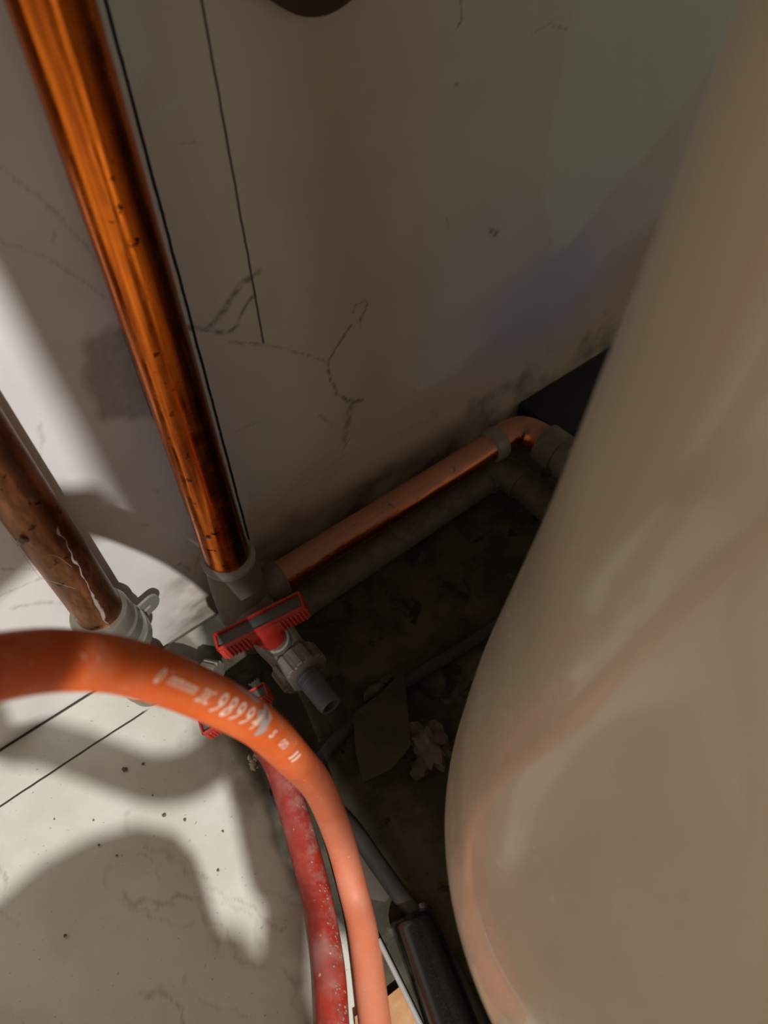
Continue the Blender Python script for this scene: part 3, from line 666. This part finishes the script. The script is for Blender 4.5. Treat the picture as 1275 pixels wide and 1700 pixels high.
# ------------------------------------------------------------------ things on the floor
# black steel channel with pale edges
blk = mat('black_glossy_steel', (.010, .010, .010), .22, 0, .5); t = NT(blk)
g_ = t.n('ShaderNodeNewGeometry'); s3 = t.n('ShaderNodeSeparateXYZ'); t.l(g_.outputs['Normal'], s3.inputs[0])
dz = t.math('MULTIPLY', t.ramp(t.noise(1400, 6, .8), .50, .80), t.ramp(s3.outputs['Z'], .90, 1.0))
t.color(t.mix(t.math('MULTIPLY', dz, .35), (.010, .010, .010), (.22, .20, .18))); t.rough(t.math('ADD', .2, t.math('MULTIPLY', dz, .5)))
bt = empty('black_metal_rail', (-0.0426, -0.2384, -0.0000), 'glossy black metal rail with pale edge strips on the floor beside the tank', 'rail')
Lf, Rf = Vector((-0.0443, -0.2159, 0.0120)), Vector((-0.0225, -0.2226, 0.0120))
Lb, Rb = Vector((-0.0652, -0.2830, 0.0120)), Vector((-0.0456, -0.3011, 0.0120))
def cross_section(a, b, hgt):
    """rounded bar profile between left foot a and right foot b"""
    pts = []; n = 18
    for i in range(n + 1):
        f_ = i / n; x = math.cos(PI * (1 - f_)); z = max(0, 1 - abs(x) ** 2.6) ** (1 / 2.6)
        c_ = a.lerp(b, (x + 1) / 2); pts.append(Vector((c_.x, c_.y, .001 + hgt * z)))
    return pts
mb = MB(); N = 30; rings = []
for i in range(N + 1):
    f_ = i / N; hgt = .022 * min(1, .55 + f_ * 8)
    rings.append(cross_section(Lf.lerp(Lb, f_), Rf.lerp(Rb, f_), hgt))
n = len(rings[0]); V = [p for r_ in rings for p in r_]
Fc = [(i*n+k, i*n+k+1, (i+1)*n+k+1, (i+1)*n+k) for i in range(N) for k in range(n-1)] + [tuple(range(n)), tuple(N*n+k for k in range(n))[::-1]] + [(i*n, (i+1)*n, (i+1)*n+n-1, i*n+n-1) for i in range(N)]
mb.add(V, Fc); mb.build('rail_body', blk, bt, autos=1.0)
pale = dusty('pale_edge_strip', (.50, .51, .50), (.42, .42, .40), .3, .35, 200, .4)
greyst = dusty('grey_edge_strip', (.14, .14, .14), (.20, .20, .19), .5, .45, 150, .3)
mb = MB(); tube(mb, [Vector((-0.0537, -0.2182, 0.0100)), Vector((-0.0573, -0.2416, 0.0100)), Vector((-0.0607, -0.2622, 0.0100)), Vector((-0.0644, -0.2835, 0.0100))], .0013, 10); o_ = mb.build('edge_strip', pale, bt); o_['label'] = 'pale bright edge strip'
mb = MB(); tube(mb, [Vector((-0.0267, -0.2190, 0.0110)), Vector((-0.0341, -0.2471, 0.0110)), Vector((-0.0403, -0.2706, 0.0110)), Vector((-0.0474, -0.2969, 0.0110))], .0020, 10); mb.build('edge_strip', greyst, bt)

cb = mat('grey_cable_sheath', (.11, .11, .10), .42, 0, .4)
tb = MB(); tube(tb, cat([(-0.0565, -0.1273, 0.0040), (-0.0390, -0.1284, 0.0040), (-0.0230, -0.1244, 0.0040), (-0.0077, -0.1197, 0.0040), (0.0106, -0.1187, 0.0040), (0.0345, -0.1172, 0.0040), (0.0597, -0.1181, 0.0040), (0.0843, -0.1208, 0.0040), (0.1134, -0.1223, 0.0040), (0.1563, -0.1222, 0.0040)], 8), .0042, 16)
tag(tb.build('cable', dusty('dark_cable', (.045, .047, .045), (.075, .075, .07), .5, .4, 80), None), 'dark grey cable curving over the bare floor below the hose spout', 'cable')
tb = MB(); tube(tb, cat([(-0.0329, -0.1545, 0.0045), (-0.0313, -0.1700, 0.0045), (-0.0320, -0.1909, 0.0045), (-0.0320, -0.2102, 0.0045), (-0.0299, -0.2254, 0.0045), (-0.0326, -0.2471, 0.0045), (-0.0384, -0.2774, 0.0045), (-0.0432, -0.3027, 0.0045)], 8), .0045, 16)
tag(tb.build('cable', dusty('grey_cable', (.055, .055, .052), (.09, .087, .08), .5, .45, 80), None), 'grey cable running along the right edge of the black rail', 'cable')

# brownish flat board piece at the bottom under the hoses
tanw = dusty('orange_brown_card', (.42, .20, .08), (.60, .42, .22), .5, .6, 40)
def plate(name, P, z0, z1, m, bend=0, seed=0):
    n = len(P); V = []; c_ = Vector((sum(p[0] for p in P) / n, sum(p[1] for p in P) / n, 0))
    for zt in (0, 1):
        for k, r_ in enumerate((1.0, .6, .25)):
            for p in P:
                x = c_.x + (p[0] - c_.x) * r_; y = c_.y + (p[1] - c_.y) * r_
                zz_ = z0 + zt * (z1 - z0) + bend * (noise.noise(Vector((x * 60, y * 60, seed))) + .5)
                V.append((x, y, zz_))
    Fc = []
    for zt in (0, 1):
        b = zt * 3 * n
        for k in range(2):
            for i in range(n): Fc.append((b+k*n+i, b+k*n+(i+1) % n, b+(k+1)*n+(i+1) % n, b+(k+1)*n+i))
        Fc.append(tuple(b + 2*n + i for i in range(n)))
    for i in range(n): Fc.append((i, (i+1) % n, 3*n+(i+1) % n, 3*n+i))
    return link(name, V, Fc, m, None, True, .5)
tag(plate('wood_offcut', xy([(-0.0821, -0.2364, 0.0000), (-0.0662, -0.2395, 0.0000), (-0.0573, -0.2400, 0.0000), (-0.0618, -0.2616, 0.0000), (-0.0664, -0.2758, 0.0000), (-0.0940, -0.2570, 0.0000)]), .0005, .006, tanw), 'orange-brown offcut at the bottom edge between hose and black rail', 'offcut')
cardm = dusty('grimy_cardboard', (.05, .045, .031), (.08, .072, .052), .6, .9, 60)
tag(plate('cardboard_flap', xy([(0.0064, -0.1170, 0.0000), (0.0269, -0.1162, -0.0000), (0.0468, -0.1135, 0.0000), (0.0357, -0.1307, 0.0000), (0.0210, -0.1521, 0.0000), (0.0036, -0.1561, -0.0000), (-0.0128, -0.1518, 0.0000), (-0.0056, -0.1354, 0.0000)]), .0085, .0105, cardm, .003, 2), 'grimy torn flap of cardboard lying over the dark cable', 'cardboard')
tag(plate('cardboard_flap', xy([(-0.0490, -0.1761, 0.0000), (-0.0315, -0.1742, 0.0000), (-0.0307, -0.1943, 0.0000), (-0.0325, -0.2042, 0.0000), (-0.0397, -0.2058, 0.0000), (-0.0478, -0.1958, 0.0000)]), .0005, .002, dusty('dim_cardboard', (.10, .08, .065), (.13, .11, .09), .6, .9, 60), .001, 6), 'brownish scrap of card between the orange hose and the grey cable', 'cardboard')
mb = MB(); blob(mb, (0.0310, -0.1562, 0.0060), .0105, (.9, 1.3, .5), 8, .8, 3, 1.6); blob(mb, (0.0193, -0.1639, 0.0040), .006, (1.2, .8, .5), 9, .8, 2, 2)
tag(mb.build('plaster_lump', dusty('dirty_plaster', (.09, .07, .055), (.15, .125, .10), .7, .9, 120), None), 'lumpy dirty chunk of plaster on the floor against the tank', 'rubble')
mb = MB(); blob(mb, (0.0273, -0.1100, 0.0040), .0055, (1.3, .7, .5), 12, .9, 2, 2); blob(mb, (0.0373, -0.1077, 0.0030), .003, (1.3, .7, .5), 15, .9, 2, 2)
tag(mb.build('plaster_lump', dusty('dirty_plaster_grey', (.09, .08, .062), (.13, .115, .09), .7, .9, 120), None), 'small grey plaster scrap at the top corner of the cardboard flap', 'rubble')

fluff = dusty('pale_lint', (.46, .42, .33), (.58, .54, .44), .5, .95, 400)
mb = MB(); rr = random.Random(11)
for i in range(26):
    u = rr.random(); p = Vector((-0.0456, -0.0965, 0.0060)).lerp(Vector((-0.0562, -0.1050, 0.0040)), u) + Vector((rr.gauss(0, .0018), rr.gauss(0, .0012), rr.uniform(0, .002)))
    blob(mb, p, rr.uniform(.0008, .0024), (1, 1, .7), i, .9, 1, 2)
tag(mb.build('lint_tuft', fluff, None, autos=3), 'pale crumbly tuft of lint under the curve of the orange hose', 'lint')
CR = [((-0.1137, -0.0575, 0.0012), .0020), ((-0.1040, -0.0610, 0.0008), .0011), ((-0.1085, -0.0948, 0.0010), .0014), ((-0.1005, -0.1040, 0.0008), .0010), ((-0.1439, -0.0866, 0.0008), .0009), ((-0.1386, -0.0975, 0.0007), .0008), ((-0.1770, -0.1165, 0.0009), .0011), ((-0.0996, -0.1381, 0.0007), .0009), ((-0.1405, -0.0725, 0.0006), .0007), ((-0.1082, -0.0805, 0.0006), .0006), ((-0.1574, -0.0584, 0.0007), .0006), ((-0.0872, -0.1223, 0.0006), .0008)]
CL = ['largest dark crumb in the curved hose shadow on the pale floor', 'small crumb just right of the largest crumb on the pale floor', 'dark crumb on the bright floor above the round shadow', 'crumb right of the dark crumb on the bright floor', 'crumb at the top rim of the round shadow', 'tiny crumb just inside the round shadow top', 'dark crumb low in the round shadow at left', 'crumb on the bright floor right of the round shadow', 'tiny crumb left of the round shadow on bright floor', 'tiny crumb between the curved shadow and the round shadow', 'tiny crumb near the left edge in the thin shadow band', 'tiny crumb on the bright floor near the red hose']
crm = mat('dark_crumb', (.14, .11, .08), .9)
for i, ((p, r_), lb) in enumerate(zip(CR, CL)):
    mb = MB(); blob(mb, p, r_ * .72, (1, 1, .7), i * 3, .8, 2, 1.5); tag(mb.build('crumb', crm, None), lb, 'crumb', 'crumbs on the pale floor')

# knob-like rusty bracket on the wall at the top edge
mb = MB(); kc = Vector((0.0974, 0.0000, 0.3571)); lathe(mb, (kc.x, -.0005, kc.z), (0, -1, 0), [(0, .030), (.006, .030), (.010, .026), (.012, .015)], 40)
rust = dusty('dark_rust', (.06, .03, .012), (.10, .055, .025), .6, .8, 90)
tag(mb.build('wall_rosette', rust, None), 'dark rusty round plate on the wall at the top edge of the picture', 'wall plate')

# dark block painting in the shaded gap at the wall foot behind the elbow
mb = MB(); rbox(mb, (.315, -.0225, .0125), (1, 0, 0), (0, 1, 0), (0, 0, 1), .13, .043, .023, .002)
tag(mb.build('dark_gap_block', mat('gap_dark_blue', (.02, .028, .05), .5), None), 'dark blue block standing in for the shaded gap behind the elbow', 'gap_block')

# ------------------------------------------------------------------ unseen bodies added behind the camera to throw the broad shadows
castm = mat('caster_grey', (.35, .35, .33), .5)
def standing(name, T, z, depth, m, label, catg):
    top = [up_to(p, z) for p in T]
    yb = min(p.y for p in top) - depth
    xs = [p.x for p in top]; V = []; Fc = []
    return top
T1 = [(-0.2388, -0.1163, 0.0000), (-0.2261, -0.0800, 0.0000), (-0.1966, -0.0781, 0.0000), (-0.1718, -0.0749, 0.0000), (-0.1456, -0.0790, 0.0000), (-0.1218, -0.0897, 0.0000), (-0.1083, -0.1061, 0.0000), (-0.1052, -0.1238, 0.0000), (-0.1090, -0.1399, 0.0000), (-0.1179, -0.1584, 0.0000)]
# shadow caster: vertical slab at fixed y, its outline carried back along the lamp's rays
def silhouette_body(name, T, ymid, thick, m, label, catg):
    out = []
    for p in T:
        p = Vector(p); t_ = (ymid - p.y) / (LAMP.y - p.y); q_ = p + (LAMP - p) * t_; out.append((q_.x, max(q_.z, .0)))
    xr = out[-1][0]; out = [(out[0][0], 0.0)] + out + [(xr - .004, .0)]
    n = len(out); hd = Vector((LAMP.x - out[-1][0], LAMP.y - ymid, 0)).normalized() * thick
    V = [(x + hd.x, ymid + hd.y, z) for x, z in out] + [(x, ymid, z) for x, z in out]
    Fc = [tuple(range(n))[::-1], tuple(range(n, 2 * n))] + [(i, (i+1) % n, (i+1) % n + n, i + n) for i in range(n)]
    return tag(link(name, V, Fc, m, None, True, .5), label, catg)
silhouette_body('round_shadow_caster', T1, -.40, .10, castm, 'added unseen body shaped to cast the round floor shadow', 'shadow_caster')
T2 = [(-0.1186, -0.1596, 0.0000), (-0.1099, -0.1629, 0.0000), (-0.1041, -0.1710, 0.0000), (-0.1035, -0.1871, 0.0000), (-0.0947, -0.1885, 0.0000), (-0.0859, -0.1906, -0.0000)]
silhouette_body('low_shadow_caster', T2, -.51, .10, mat('caster_card', (.40, .30, .18), .9), 'added unseen body shaped to cast the lower shadow beside the round one', 'low_blocker')
